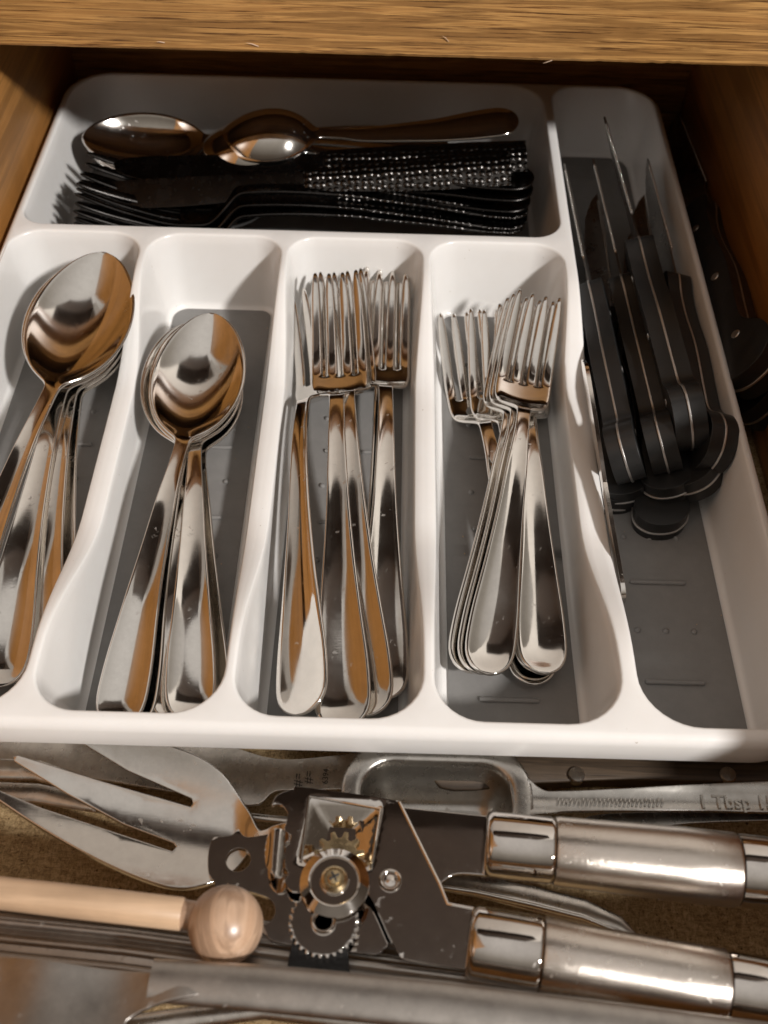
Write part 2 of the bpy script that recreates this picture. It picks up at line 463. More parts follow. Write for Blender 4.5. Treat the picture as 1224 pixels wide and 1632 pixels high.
# ------------------------------------------------------------------ the tray
ZT, ZF = 4.4, 0.42
def rrect(x0, x1, y0, y1, rs, n=9, sub=1.0):
    """rounded rectangle; rs = radii front-left, front-right, back-right, back-left; straight sides subdivided; returns points and inward normals"""
    cs = [(x0, y0, rs[0], PI), (x1, y0, rs[1], 1.5 * PI), (x1, y1, rs[2], 0), (x0, y1, rs[3], 0.5 * PI)]
    pts, nrm = [], []
    for i, (cx, cy, r_, a0) in enumerate(cs):
        sx = 1 if cx == x0 else -1; sy = 1 if cy == y0 else -1
        ox, oy = cx + sx * r_, cy + sy * r_
        for k_ in range(n + 1):
            a = a0 + 0.5 * PI * k_ / n
            pts.append(Vector((ox + r_ * math.cos(a), oy + r_ * math.sin(a)))); nrm.append(Vector((-math.cos(a), -math.sin(a))))
        nx_ = cs[(i + 1) % 4]; sx2 = 1 if nx_[0] == x0 else -1; sy2 = 1 if nx_[1] == y0 else -1
        a2 = nx_[3]
        q = Vector((nx_[0] + sx2 * nx_[2] + nx_[2] * math.cos(a2), nx_[1] + sy2 * nx_[2] + nx_[2] * math.sin(a2)))
        m_ = max(1, int((q - pts[-1]).length / sub)); p0 = pts[-1]
        for k_ in range(1, m_):
            pts.append(p0.lerp(q, k_ / m_)); nrm.append(Vector((-math.cos(a2), -math.sin(a2))))
    return pts, nrm
def ztop(x, y):
    """the dividers between the long compartments are scooped out in the middle"""
    return ZT - 2.15 * sst(3.0, 10.5, y) * (1 - sst(17.5, 23.6, y)) * sst(1.5, 4, x) * (1 - sst(28.5, 31, x))
def shear(x, y, z):
    return y + 1.5 * max(0, min(1, (ZT - 0.5 - z) / 3.8)) * max(0, 1 - max(0, y) / 3.2)
HOLES = {
    'rear':  (0.50, 26.25, 26.35, 40.1, (1.1, 1.3, 2.0, 2.2)),
    'right': (26.78, 32.28, 0.62, 40.1, (1.9, 1.6, 1.9, 1.4)),
    'c1': (0.36, 6.48, 0.62, 25.75, (1.5, 1.7, 1.5, 1.5)),
    'c2': (6.86, 13.05, 0.62, 25.75, (1.5, 1.7, 1.3, 1.5)),
    'c3': (13.42, 19.62, 0.62, 25.75, (1.5, 1.7, 1.3, 1.3)),
    'c4': (20.02, 26.20, 0.62, 25.75, (1.6, 1.9, 1.4, 1.4)),
}
DR = 0.115     # draft of the walls
tray = thing('cutlery_tray', 'white plastic six compartment cutlery tray with grey lined floors in the drawer', 'tray', (0, 0, 0))
verts, faces = [], []
def add_loop(pts3):
    s0 = len(verts); verts.extend(pts3); return list(range(s0, len(verts)))
def bridge(a, b_):
    n = len(a)
    for i in range(n): faces.append((a[i], a[(i + 1) % n], b_[(i + 1) % n], b_[i]))
out_pts, out_n = rrect(0, 32.7, 0, 40.6, (2.4, 2.4, 2.4, 2.6), 12, 0.7)
RF = 0.13
top_outer = [p_ + n_ * 0.35 for p_, n_ in zip(out_pts, out_n)]
hole_tops = []; floors = {}
for key, (x0, x1, y0, y1, rs) in HOLES.items():
    pts, nrm = rrect(x0 - RF, x1 + RF, y0 - RF, y1 + RF, tuple(r_ + RF for r_ in rs), 9, 0.6)
    # corners get rounder towards the front as in a swept mould
    hole_tops.append((key, pts, nrm))
v2, f2 = cdt_fill(top_outer, [h[1] for h in hole_tops], 0, [(x, y) for y in np.arange(0.9, 40, 0.6) for x in (6.67, 13.235, 19.82, 26.49)
                                                         if y < 26 or x > 26])
base = len(verts); verts.extend((p_.x, p_.y, ztop(p_.x, p_.y)) for p_ in v2)
for f in f2: faces.append(tuple(base + i for i in f))
# outer lip
prev = add_loop([(p_.x, p_.y, ZT) for p_ in top_outer])
for ins, z in [(0.26, ZT - 0.015), (0.17, ZT - 0.06), (0.09, ZT - 0.13), (0.03, ZT - 0.23), (0.0, ZT - 0.35), (-0.03, 3.25), (-0.01, 3.19), (0.05, 3.17), (0.12, 3.2), (0.15, 3.3)]:
    cur = add_loop([((p_ + n_ * ins).x, (p_ + n_ * ins).y, z) for p_, n_ in zip(out_pts, out_n)]); bridge(prev, cur); prev = cur
for z in (2.5, 1.6, 0.8, 0.15, -0.04):
    cur = []
    for p_, n_ in zip(out_pts, out_n):
        q = p_ + n_ * (0.16 + 0.05 * (3.3 - z)); cur.append((q.x, shear(q.x, q.y, z) if q.y < 3.2 else q.y, z))
    cur = add_loop(cur); bridge(prev, cur); prev = cur
faces.append(tuple(prev))
# compartment walls
for key, pts, nrm in hole_tops:
    prev = add_loop([(p_.x, p_.y, ztop(p_.x, p_.y)) for p_ in pts])
    zt_l = [ztop(p_.x, p_.y) for p_ in pts]
    levels = [('f', a) for a in (25, 50, 75)] + [('w', t) for t in (0.12, 0.25, 0.4, 0.55, 0.7, 0.82)] + [('b', a) for a in (0, 25, 50, 75, 90)]
    for kind, val in levels:
        row = []
        for p_, n_, zt in zip(pts, nrm, zt_l):
            drop = ZT - zt
            if kind == 'f': off = RF * math.sin(R(val)) + DR * drop; z = zt - RF * (1 - math.cos(R(val)))
            elif kind == 'w':
                z = zt - RF - (zt - RF - ZF - 0.35) * val; off = RF + DR * (ZT - z)
            else:
                z = ZF + 0.35 * (1 - math.sin(R(val))); off = RF + DR * (ZT - ZF - 0.35) + 0.35 * (1 - math.cos(R(val)))
            q = p_ + n_ * off
            row.append((q.x, shear(q.x, q.y, z), z))
        cur = add_loop(row); bridge(prev, cur); prev = cur
    floors[key] = [verts[i] for i in prev]
    faces.append(tuple(prev))
me = bpy.data.meshes.new('tray_shell')
me.from_pydata([tuple(Vector(v) * S) for v in verts], [], faces)
bm = bmesh.new(); bm.from_mesh(me); bmesh.ops.remove_doubles(bm, verts=bm.verts, dist=0.00002)
bmesh.ops.recalc_face_normals(bm, faces=bm.faces); bm.to_mesh(me); bm.free()
for p_ in me.polygons: p_.use_smooth = True
me.set_sharp_from_angle(angle=R(60))
link('tray_shell', me, M['plastic'], tray)
GBARS = {'c1': (4.6, [17.7 - 2.0 * i for i in range(8)], 0.9), 'c2': (10.3, [17.72 - 1.98 * i for i in range(8)], 1.1),
         'c3': (16.6, [17.7 - 2.0 * i for i in range(8)], 1.1), 'c4': (22.97, [21.56 - 2.0 * i for i in range(10)], 1.12),
         'right': (29.2, [27.4 - 2.29 * i for i in range(11)], 1.13), 'rear': (13.0, [], 1)}
bar_me = tube([(-1.13, 0, 0), (-1.08, 0, 0.05), (1.08, 0, 0.05), (1.13, 0, 0)], [(0.02, 0.01), (0.10, 0.08), (0.10, 0.08), (0.02, 0.01)], 12)
dot_me = lathe([(0.0, -0.02), (0.13, -0.02), (0.12, 0.06), (0.07, 0.11), (0.01, 0.12)], 14, 60)
def pitch_in(loop, d):
    c_ = sum((Vector(v[:2]) for v in loop), Vector((0, 0))) / len(loop)
    o_ = []
    for v in loop:
        w = Vector(v[:2]) - c_; o_.append((c_.x + w.x * (1 - d / abs(max(1.5, abs(w.x)))), c_.y + w.y * (1 - d / max(2.5, abs(w.y)))))
    return o_
for key, loop in floors.items():
    outl = pitch_in(loop, -0.05)
    me = sheet(outl, (), None, 0.07, 0, 0.02, 2); moved(me, (0, 0, ZF + 0.09))
    mt = link('floor_mat', me, M['mat'], tray)
    cx, ys, hw = GBARS[key]
    first = {'c1': 1, 'c2': 1, 'c3': 1, 'c4': 1, 'right': 0, 'rear': 0}[key]
    for i, y in enumerate(ys):
        if y < 3.3: continue
        if (i + first) % 2 == 0:
            o = link('grip_bar', bar_me, M['mat'], mt); o.location = Vector((cx, y, ZF + 0.09)) * S
            if key == 'c1': o.scale.x = 0.6
        else:
            for dx in ((-1.09, 0, 1.09) if key != 'c1' else (-0.3, 0.35)):
                o = link('grip_dot', dot_me, M['mat'], mt); o.location = Vector((cx + dx, y, ZF + 0.09)) * S

# ------------------------------------------------------------------ flatware
def strip(stations, cols, skip=None, thick=0.16, levels=1):
    """stations: list of rows of (x, y, z); cells may be skipped (slots)"""
    nr, nc = len(stations), len(stations[0]); vs = [p_ for row in stations for p_ in row]; fs = []
    for i in range(nr - 1):
        for j in range(nc - 1):
            if skip and skip(i, j): continue
            a = i * nc + j; fs.append((a, a + 1, a + nc + 1, a + nc))
    me = bpy.data.meshes.new('strip'); me.from_pydata([tuple(Vector(v) * S) for v in vs], [], fs)
    bm = bmesh.new(); bm.from_mesh(me)
    loose = [v for v in bm.verts if not v.link_faces]; bmesh.ops.delete(bm, geom=loose, context='VERTS')
    bmesh.ops.recalc_face_normals(bm, faces=bm.faces)
    if sum(f.normal.z for f in bm.faces) < 0: bmesh.ops.reverse_faces(bm, faces=bm.faces)
    bm.to_mesh(me); bm.free()
    me = bake(me, [('SOLIDIFY', dict(thickness=thick * S, offset=-1.0, use_even_offset=True)), ('SUBSURF', dict(levels=levels, render_levels=levels))])
    return me

def handle_keys(L0, wn, we, ty=1.0):
    """half widths of a handle from its rounded end (y=0) to the neck (y=L0)"""
    return [(0, 0), (0.03, we * 0.22), (0.12, we * 0.45), (0.3, we * 0.70), (0.6, we * 0.90), (1.05, we), (2.2, we * 0.97), (4.2, we * 0.78), (7.0, we * 0.55),
            (9.5, we * 0.41), (L0 - 1.2, wn * 1.02), (L0, wn)]
def rows_y(L0, L1, n1, n2):
    ys = [0.0, 0.03, 0.12, 0.3, 0.6, 1.05]
    ys += [1.05 + (L0 - 1.05) * (i + 1) / n1 for i in range(n1)]
    return ys

def make_spoon(Lt, Lb, Wb, depth, we, wn=0.30, arch=0.9, name='spoon', kit=('steel', 'steel')):
    L0 = Lt - Lb
    hk = handle_keys(L0, wn, we)
    def bw(t):          # half width of the bowl, t 0 at neck .. 1 at tip, egg shaped
        keys = [(0, wn), (0.05, wn * 1.25), (0.12, Wb * 0.48), (0.22, Wb * 0.74), (0.36, Wb * 0.94), (0.5, Wb), (0.64, Wb * 0.955), (0.78, Wb * 0.80), (0.88, Wb * 0.60), (0.95, Wb * 0.385), (0.985, Wb * 0.2), (1, 0.0)]
        return interp(keys, t)
    def zc(y):
        return interp([(0, 0), (1.5, 0.10), (L0 * 0.45, arch * 0.5), (L0 * 0.75, arch * 0.45), (L0 * 0.93, arch * 0.12), (L0, -arch * 0.05), (L0 + Lb * 0.3, -arch * 0.20), (Lt, 0)], y)
    ys = rows_y(L0, Lt, 16, 0)
    ys += [L0 + Lb * t for t in (0.03, 0.06, 0.10, 0.15, 0.21, 0.28, 0.36, 0.45, 0.54, 0.63, 0.72, 0.80, 0.87, 0.92, 0.96, 0.985, 1.0)]
    rows = []
    ss = [-1, -0.9, -0.76, -0.6, -0.4, -0.2, 0, 0.2, 0.4, 0.6, 0.76, 0.9, 1]
    for y in ys:
        t = (y - L0) / Lb
        if t <= 0: w = interp(hk, y); d = 0.21 * w * sst(0, 0.8, y) * (1 - 0.8 * sst(L0 - 1.5, L0, y)); dd = 0
        else:
            w = bw(t); dd = depth * (max(0, 1 - ((t - 0.50) / 0.50) ** 2)) ** 0.95 * sst(-0.1, 0.2, t); d = dd
        w = max(w, 0.004)
        rows.append([(s_ * w, y, zc(y) - d * (1 - s_ * s_)) for s_ in ss])
    me = strip(rows, 13, None, 0.15, 1)
    parts = split_mesh(me, lambda c_: 'bowl' if c_.y > L0 + 0.15 else 'handle')
    return parts
def make_fork(Lt, Lh, Wh, tine, we, wn=0.30, arch=1.0, n_t=4, grip=0):
    """Lh = head length, tine = tine length"""
    L0 = Lt - Lh; yr = Lt - tine
    hk = handle_keys(L0, wn, we)
    def hw(y):
        return interp([(L0, wn), (L0 + 0.35, wn * 1.1), (L0 + 1.0, Wh * 0.62), (L0 + 1.6, Wh * 0.88), (L0 + 2.3, Wh * 1.0), (Lt - tine * 0.5, Wh * 0.97), (Lt, Wh * 0.92)], y)
    def zc(y):
        return interp([(0, 0), (1.5, 0.08), (L0 * 0.45, arch * 0.6), (L0 * 0.85, arch), (L0 + 0.2, arch * 0.82), (L0 + 1.0, 0.05), (L0 + 1.8, -0.58), (yr, -0.58), (Lt - tine * 0.5, 0.0), (Lt, 0.95)], y) - 0.95 * y / Lt
    gap = 0.22          # share of a tine pitch that is slot
    def cols(y):
        w = interp(hk, y) if y <= L0 else hw(y); w = max(w, 0.004); out = []
        pitch = 2 * w / (n_t - gap)
        tipf = sst(Lt - 0.9, Lt, y)          # tines narrow at the tip
        for k_ in range(n_t):
            a = -w + pitch * k_; b_ = a + pitch * (1 - gap); c_ = (a + b_) / 2; h_ = (b_ - a) / 2
            if y > yr: h_ *= 1 - 0.45 * tipf - 0.14 * (y - yr) / tine
            out += [c_ - h_, c_, c_ + h_]
        return out, w
    ys = rows_y(L0, Lt, 16, 0)
    ys += [L0 + (yr - 0.1 - L0) * i / 9 for i in range(1, 10)] + [yr, yr + 0.15] + [yr + 0.15 + (tine - 0.15) * i / 8 for i in range(1, 9)] 
    rows = []
    for y in ys:
        xs, w = cols(y); s_in = 1 if y > L0 else 0
        cam_ = 0.21 * w * sst(0, 0.8, y) * (1 - 0.8 * sst(L0 - 1.5, L0, y)) if y <= L0 else 0.16 * sst(L0, L0 + 2, y)
        rows.append([(x, y, zc(y) - cam_ * (1 - min(1, abs(x / w)) ** 2)) for x in xs])
    ir = ys.index(yr)
    me = strip(rows, 12, lambda i, j: i >= ir and j % 3 == 2, 0.17, 1)
    pitch_tip = 2 * Wh / (n_t - gap)
    def cls(c_):
        if grip and c_.y < grip: return 'grip'
        if c_.y < L0 + 0.15: return 'handle'
        if c_.y > yr + 0.1:
            return 'tine%d' % max(0, min(n_t - 1, int((c_.x + Wh * 1.02) / (2 * Wh * 1.02) * n_t)))
        return 'head'
    return split_mesh(me, cls)

PROTO = {}
def place(kind, label, cat, group, tip, end, roll=0.0, name=None, kit=None, flip=False, keep='tip'):
    """put a copy of a kind of flatware with its tip at `tip`, its handle running towards `end`"""
    parts, Lt, nm, mats = PROTO[kind]
    if kit: mats = kit
    root = bpy.data.objects.new(name or nm, None); C.objects.link(root); root.empty_display_size = 0.01
    tag(root, label, cat, group)
    for pn, pm in parts.items():
        n_ = 'tine' if pn.startswith('tine') else pn
        mk = mats.get(n_, mats['*'])
        ob = bpy.data.objects.new(n_, pm); C.objects.link(ob); ob.parent = root
        if not pm.materials: pm.materials.append(None)
        ob.material_slots[0].link = 'OBJECT'; ob.material_slots[0].material = M[mk]
    tip = Vector(tip); end = Vector(end)
    yv = (tip - end).normalized(); xv = yv.cross(Vector((0, 0, 1))).normalized(); zv = xv.cross(yv)
    m3 = Matrix((xv, yv, zv)).transposed() @ Matrix.Rotation(R(roll) + (PI if flip else 0), 3, 'Y')
    org = tip - yv * Lt if keep == 'tip' else end
    root.matrix_world = Matrix.Translation(org * S) @ m3.to_4x4()
    return root

ST = {'*': 'steel'}
PROTO['tablespoon'] = (make_spoon(22.0, 8.1, 2.27, 0.85, 0.98, 0.30, 1.0), 22.0, 'tablespoon', ST)
PROTO['teaspoon'] = (make_spoon(19.5, 7.2, 1.98, 0.72, 0.88, 0.27, 0.9), 19.5, 'teaspoon', ST)
PROTO['dinner_fork'] = (make_fork(22.6, 8.0, 1.26, 5.3, 1.02, 0.31, 1.0), 22.6, 'dinner_fork', ST)
PROTO['salad_fork'] = (make_fork(19.4, 7.3, 1.24, 4.4, 0.92, 0.28, 0.85), 19.4, 'salad_fork', ST)
PROTO['black_fork'] = (make_fork(22.6, 8.2, 1.25, 5.0, 0.95, 0.36, 0.9, 4, 10.0), 22.6, 'black_fork', {'*': 'black_steel', 'grip': 'hammered'})

# first compartment: large spoons nested, handles running out to the left
G = 'large spoons nested in the left compartment'
place('tablespoon', 'large steel spoon lying on top of the stack in the leftmost compartment', 'spoon', G, P(166, 401, 4.5), P(-85, 1040, 1.9), 4)
place('tablespoon', 'large steel spoon second in the left stack, its orange handle widest at the edge', 'spoon', G, P(140, 416, 3.45), P(-12, 1112, 1.7), 6)
place('tablespoon', 'large steel spoon third in the left stack, a thin handle edge showing', 'spoon', G, P(138, 420, 3.15), P(52, 1060, 1.4), 2)
place('tablespoon', 'large steel spoon at the bottom of the left stack, its handle edge furthest right', 'spoon', G, P(136, 426, 2.85), P(84, 1040, 1.1), 1)
# second compartment: smaller spoons
G = 'smaller spoons nested in the second compartment'
place('teaspoon', 'smaller steel spoon on top of the stack in the second compartment', 'spoon', G, P(338, 498, 3.9), P(192, 1118, 1.7), 2)
place('teaspoon', 'smaller steel spoon just under the top one, handle end second from left', 'spoon', G, P(330, 504, 3.55), P(208, 1128, 1.35), 1)
place('teaspoon', 'smaller steel spoon with the handle ending in an orange reflection at the right', 'spoon', G, P(314, 510, 3.2), P(303, 1118, 1.75), 6)
place('teaspoon', 'smaller steel spoon whose handle end lies between the left and right ones', 'spoon', G, P(300, 514, 2.85), P(278, 1124, 1.3), 2)
place('teaspoon', 'smaller steel spoon at the bottom of the stack, its handle edge furthest right', 'spoon', G, P(312, 524, 2.5), P(328, 1108, 0.95), 4)
# third compartment: dinner forks
G = 'dinner forks nested in the third compartment'
place('dinner_fork', 'dinner fork leaning on the left wall of the third compartment, pale handle', 'fork', G, P(489, 437, 2.9), P(478, 1138, 2.3), -26, keep='end')
place('dinner_fork', 'dinner fork on top of the nested group, head left of centre', 'fork', G, P(534, 428, 4.1), P(545, 1139, 2.2), -5)
place('dinner_fork', 'dinner fork just under the top one, handle third from left', 'fork', G, P(542, 426, 3.7), P(584, 1140, 1.85), -5)
place('dinner_fork', 'dinner fork with the rightmost head in the third compartment', 'fork', G, P(617, 424, 3.0), P(607, 1138, 1.2), 5)
place('dinner_fork', 'dinner fork under the rightmost head, only its tine tips showing', 'fork', G, P(608, 423, 2.6), P(604, 1130, 0.85), 4)
# fourth compartment: salad forks
G = 'short forks nested in the fourth compartment'
place('salad_fork', 'short fork on top of the right group, bright tine tips', 'fork', G, P(862, 464, 4.0), P(776, 1072, 2.1), 6)
place('salad_fork', 'short fork just below the one with bright tips, handle end in the middle', 'fork', G, P(852, 470, 3.6), P(764, 1066, 1.8), 5)
place('salad_fork', 'short fork third in the right group, handle end at the far left', 'fork', G, P(842, 476, 3.2), P(750, 1058, 1.5), 4)
place('salad_fork', 'short fork with its pale handle end at the right of the compartment', 'fork', G, P(829, 482, 2.8), P(868, 1076, 1.7), 3)
place('salad_fork', 'short fork under the pale handle, second of the right handle ends', 'fork', G, P(838, 487, 2.4), P(860, 1080, 1.35), 3)
place('salad_fork', 'short fork with the leftmost head in the fourth compartment', 'fork', G, P(733, 492, 2.3), P(862, 1078, 0.95), -3)
place('salad_fork', 'short fork whose head lies second from the left, partly covered', 'fork', G, P(782, 487, 2.7), P(852, 1080, 1.1), -2)

# rear compartment ---------------------------------------------------------------------------
PROTO['small_spoon'] = (make_spoon(15.6, 5.2, 1.75, 1.0, 0.95, 0.27, 0.7), 15.6, 'spoon', ST)
PROTO['rear_spoon'] = (make_spoon(19.5, 6.7, 1.8, 0.85, 1.0, 0.30, 0.9), 19.5, 'spoon', ST)
PROTO['black_spoon'] = (make_spoon(20.0, 7.0, 2.0, 1.1, 1.15, 0.36, 0.8), 20.0, 'black_spoon', {'*': 'black_steel'})
G = 'steel spoons stacked at the back of the rear compartment'
for i, lb in enumerate(['steel spoon on top of the stack at the back left of the rear compartment', 'steel spoon second in the back left stack of the rear compartment',
                        'steel spoon third in the back left stack of the rear compartment', 'steel spoon lowest in the back left stack of the rear compartment']):
    place('rear_spoon', lb, 'spoon', G, P(132 + 5 * i, 218 + 7 * i, 3.9 - 0.3 * i), P(650, 226 + 4 * i, 3.0 - 0.3 * i), -20)
G = 'spoons lying face down at the back'
place('small_spoon', 'face down steel spoon with a bright glint, its long handle reaching up right', 'spoon', G, P(350, 226, 4.6), P(788, 196, 5.0), -16, flip=True)
place('small_spoon', 'face down steel spoon just left under the one with a glint', 'spoon', G, P(326, 236, 4.2), P(700, 246, 3.6), -12, flip=True)
G = 'black forks with hammered handles in the rear compartment'
for i, (u, v_, z, u2, v3, z2, rl, lb) in enumerate([
        (132, 262, 4.4, 842, 318, 3.3, -12, 'black fork lying furthest back, its tines next to the spoon stack'),
        (122, 288, 4.6, 838, 332, 3.0, 4, 'black fork second from the back, tine tips over the left wall shadow'),
        (118, 310, 4.5, 832, 344, 2.7, -9, 'black fork third from the back, a bright line on its tine'),
        (118, 334, 3.9, 826, 354, 2.3, 3, 'black fork nearest the cross wall, tines low in the left corner')]):
    place('black_fork', lb, 'fork', G, P(u, v_, z), P(u2, v3, z2), rl)
place('black_spoon', 'black spoon with a smooth wide handle end on top of the black cutlery', 'spoon', 'smooth black spoons in the rear compartment', P(250, 296, 2.7), P(852, 282, 4.5), 2, keep='end')
place('black_spoon', 'black spoon whose smooth handle end lies just below the top one', 'spoon', 'smooth black spoons in the rear compartment', P(262, 310, 2.3), P(850, 300, 4.0), 2, keep='end')
place('black_spoon', 'black spoon lowest of the three smooth handle ends', 'spoon', 'smooth black spoons in the rear compartment', P(262, 320, 1.9), P(846, 318, 3.4), 2, keep='end')
def table_knife(Lt, hl, name_parts, thick=0.16, hm='hammered'):
    """flat knife, handle end at y=0; returns blade and handle meshes lying flat"""
    hp = smooth_closed([(-0.75, 0.0), (-0.92, 0.4), (-0.88, hl * 0.5), (-0.6, hl - 0.3), (-0.5, hl, 0), (0.5, hl, 0), (0.6, hl - 0.3), (0.88, hl * 0.5), (0.92, 0.4), (0.75, 0.0)], 5)
    bp = smooth_closed([(-0.47, hl, 0), (-0.47, hl + 1.0), (-0.75, hl + 2), (-0.95, hl + 5), (-0.9, Lt - 2.5), (-0.4, Lt - 0.5), (0.3, Lt), (0.62, Lt - 1.0), (0.62, Lt - 4), (0.55, hl + 3), (0.47, hl + 1), (0.47, hl, 0)], 5)
    h = sheet(hp, (), lambda x, y: 0.15 - 0.25 * (x / 0.9) ** 2, 0.6, 0.35, 0.12, 3)
    b_ = sheet(bp, (), None, thick, 1.0, 0.04, 2)
    return {'handle': h, 'blade': b_}
PROTO['black_knife'] = (table_knife(21.0, 10.3, None), 21.0, 'black_knife', {'blade': 'black_steel', 'handle': 'hammered', '*': 'black_steel'})
place('black_knife', 'black table knife with a beaded handle lying just in front of the spoons', 'knife', 'black hammered table knives in the rear compartment', P(230, 266, 4.0), P(838, 246, 4.9), -22, keep='end')
place('black_knife', 'black table knife in front of the other one, beaded handle slanting down left', 'knife', 'black hammered table knives in the rear compartment', P(200, 306, 3.6), P(812, 266, 5.0), -30, keep='end')

# steak knives -------------------------------------------------------------------------------
HP = smooth_closed([(0.0, -0.6), (0.1, 0.5), (0.9, 1.2), (1.9, 1.12), (2.9, 0.45), (4.2, 0.45), (7.0, 0.66), (9.5, 0.55), (11.0, 0.62), (12.4, 0.85), (12.7, 0.35, 0),
                    (12.7, -0.75, 0), (11.6, -0.95), (10.0, -0.7), (7, -0.62), (4.5, -0.78), (2.2, -1.12), (0.7, -1.25)], 5)
HP2 = [p_ + Vector((0, 0)) for p_ in HP]
def scale_loop(lp, f, g_):
    c_ = sum(lp, Vector((0, 0))) / len(lp); return [Vector((c_.x + (p_.x - c_.x) * f, c_.y + (p_.y - c_.y) * g_)) for p_ in lp]
def steak_parts():
    s_ = sheet(HP, (), None, 0.62, 0, 0.28, 4, 'yz'); a = s_.copy(); moved(s_, (-0.05, 0, 0)); moved(a, (0.67, 0, 0))
    tang = sheet(scale_loop(HP, 1.008, 1.045), (), None, 0.10, 0, 0.02, 2, 'yz'); moved(tang, (0.05, 0, 0))
    pts = [(12.6, -0.62)]
    pts += [(14.5, -0.55), (18, -0.38), (21, -0.05), (22.6, 0.45), (23.2, 0.85)]      # spine below
    edge_ = []
    y = 22.6
    while y > 14.6:
        edge_.append((y, 0.88 - 0.02 * (22.6 - y) * 0 + (0.0))); edge_.append((y - 0.11, 0.78)); y -= 0.22
    pts += edge_ + [(14.4, 0.70), (12.6, 0.66)]
    pts = [Vector(p_) for p_ in pts]
    bl = sheet(pts, (), None, 0.10, 0, 0.0, 1, 'yz'); moved(bl, (0.05, 0, 0))
    teeth = []
    for i in range(36):
        yy = 14.7 + 0.22 * i; rr_ = 0.1
        teeth.append(mesh('t', [(rr_, yy, .84), (-rr_, yy, .84), (0, yy + .1, .84), (0, yy - .1, .84), (0, yy, .95), (0, yy, .72)],
                          [(0, 2, 4), (2, 1, 4), (1, 3, 4), (3, 0, 4), (2, 0, 5), (1, 2, 5), (3, 1, 5), (0, 3, 5)], True, 0))
    saw = join(teeth)  # polished beads added along the serration to catch glints
    rv = [moved(lathe([(0.17, -0.70), (0.19, -0.68), (0.19, 0.68), (0.17, 0.70)], 18), (0, y_, 0), Matrix.Rotation(PI / 2, 3, 'Y')) for y_ in (2.2, 6.4, 10.6)]
    for i, r_ in enumerate(rv): r_.transform(Matrix.Translation((0, 0, (0.0, 0.0, -0.001)[i])))
    return {'grip_scale.a': s_, 'grip_scale.b': a, 'tang': tang, 'blade': bl, 'saw_edge_glints': saw, 'rivet.a': rv[0], 'rivet.b': rv[1], 'rivet.c': rv[2]}
PROTO['steak_knife'] = ({k_.split('.')[0] if '.' not in k_ else k_: v_ for k_, v_ in steak_parts().items()}, 23.2, 'steak_knife',
                        {'grip_scale': 'black', 'tang': 'edge_steel', 'blade': 'blade_steel', 'saw_edge_glints': 'steel', 'rivet': 'edge_steel', '*': 'black'})
def place_knife(label, group, tip, end, roll=0.0, name='steak_knife', kit=None, scale=0.9, kind='steak_knife'):
    parts, Lt, nm, mats = PROTO[kind]
    root = bpy.data.objects.new(name, None); C.objects.link(root); root.empty_display_size = 0.01
    tag(root, label, 'knife', group)
    for pn, pm in parts.items():
        n_ = pn.split('.')[0]
        ob = bpy.data.objects.new(n_, pm); C.objects.link(ob); ob.parent = root
        if not pm.materials: pm.materials.append(M[mats[n_]])
    tip = Vector(tip); end = Vector(end)
    yv = (tip - end).normalized(); xv = yv.cross(Vector((0, 0, 1))).normalized(); zv = xv.cross(yv)
    m3 = Matrix((xv, yv, zv)).transposed() @ Matrix.Rotation(R(roll), 3, 'Y')
    root.matrix_world = Matrix.Translation(end * S) @ m3.to_4x4() @ Matrix.Scale(scale, 4)
    return root
G = 'black handled steak knives in the right compartment'
place_knife('steak knife standing on edge at the far left of the heap, beside the divider', G, P(902, 262, 3.0), P(1002, 752, 3.0), -24)
place_knife('steak knife on edge, second black handle from the left of the heap', G, P(948, 262, 3.1), P(1062, 738, 3.2), -22)
place_knife('steak knife on top of the heap with its bright saw edge facing up', G, P(966, 212, 4.2), P(1104, 698, 4.2), -14, scale=0.97)
place_knife('steak knife on edge at the right of the heap, along the right wall', G, P(1015, 245, 3.2), P(1142, 735, 3.5), 14)
place_knife('steak knife lying flat under the leftmost handle', G, P(925, 290, 1.9), P(1000, 800, 1.3), 80)
place_knife('steak knife lying flat lowest of all, its handle end reaching nearest the front', G, P(985, 300, 1.2), P(1056, 850, 0.95), 88)
place_knife('steak knife lying flat below the second and third handles', G, P(1000, 290, 2.0), P(1070, 792, 1.9), 76)
place_knife('steak knife lying slanted under the rightmost handle', G, P(1030, 300, 2.2), P(1112, 782, 2.2), 58)
place_knife('steak knife pressed against the bottom left of the heap under the other flat one', G, P(935, 310, 1.2), P(985, 812, 0.8), 92)

# table knife standing on edge beside the divider
tk = sheet(smooth_closed([(0, -0.75), (0.05, 0.75), (3, 0.8), (9, 0.55), (10, 0.5), (14, 0.85), (20, 0.9), (21.5, 0.3), (22, -0.5), (18, -0.8), (10, -0.5), (9, -0.55), (3, -0.8)], 5), (), None, 0.32, 0, 0.06, 3, 'yz')
tkp = split_mesh(tk, lambda c_: 'blade' if c_.y > 10 else 'handle')
for k_ in tkp.values(): k_.materials.append(M['steel'])
PROTO['table_knife'] = (tkp, 22.0, 'table_knife', {'blade': 'steel', 'handle': 'steel', '*': 'steel'})
place_knife('thin steel table knife leaning on edge against the divider left of the steak knives', None, P(940, 612, 3.6), P(996, 952, 2.1), -6, 'table_knife', None, 0.52, 'table_knife')

# kitchen knives in the gap between tray and drawer side
G = 'kitchen knives in the gap right of the tray'
place_knife('black kitchen knife standing in the gap between the tray and the right drawer side', G, (34.4, 44.5, 0.6), P(1210, 602, 4.5), 38, 'kitchen_knife', None, 1.15)
place_knife('black kitchen knife lower in the gap, under the other one', G, (34.5, 42.5, -1.2), P(1226, 655, 2.4), 36, 'kitchen_knife', None, 1.12)

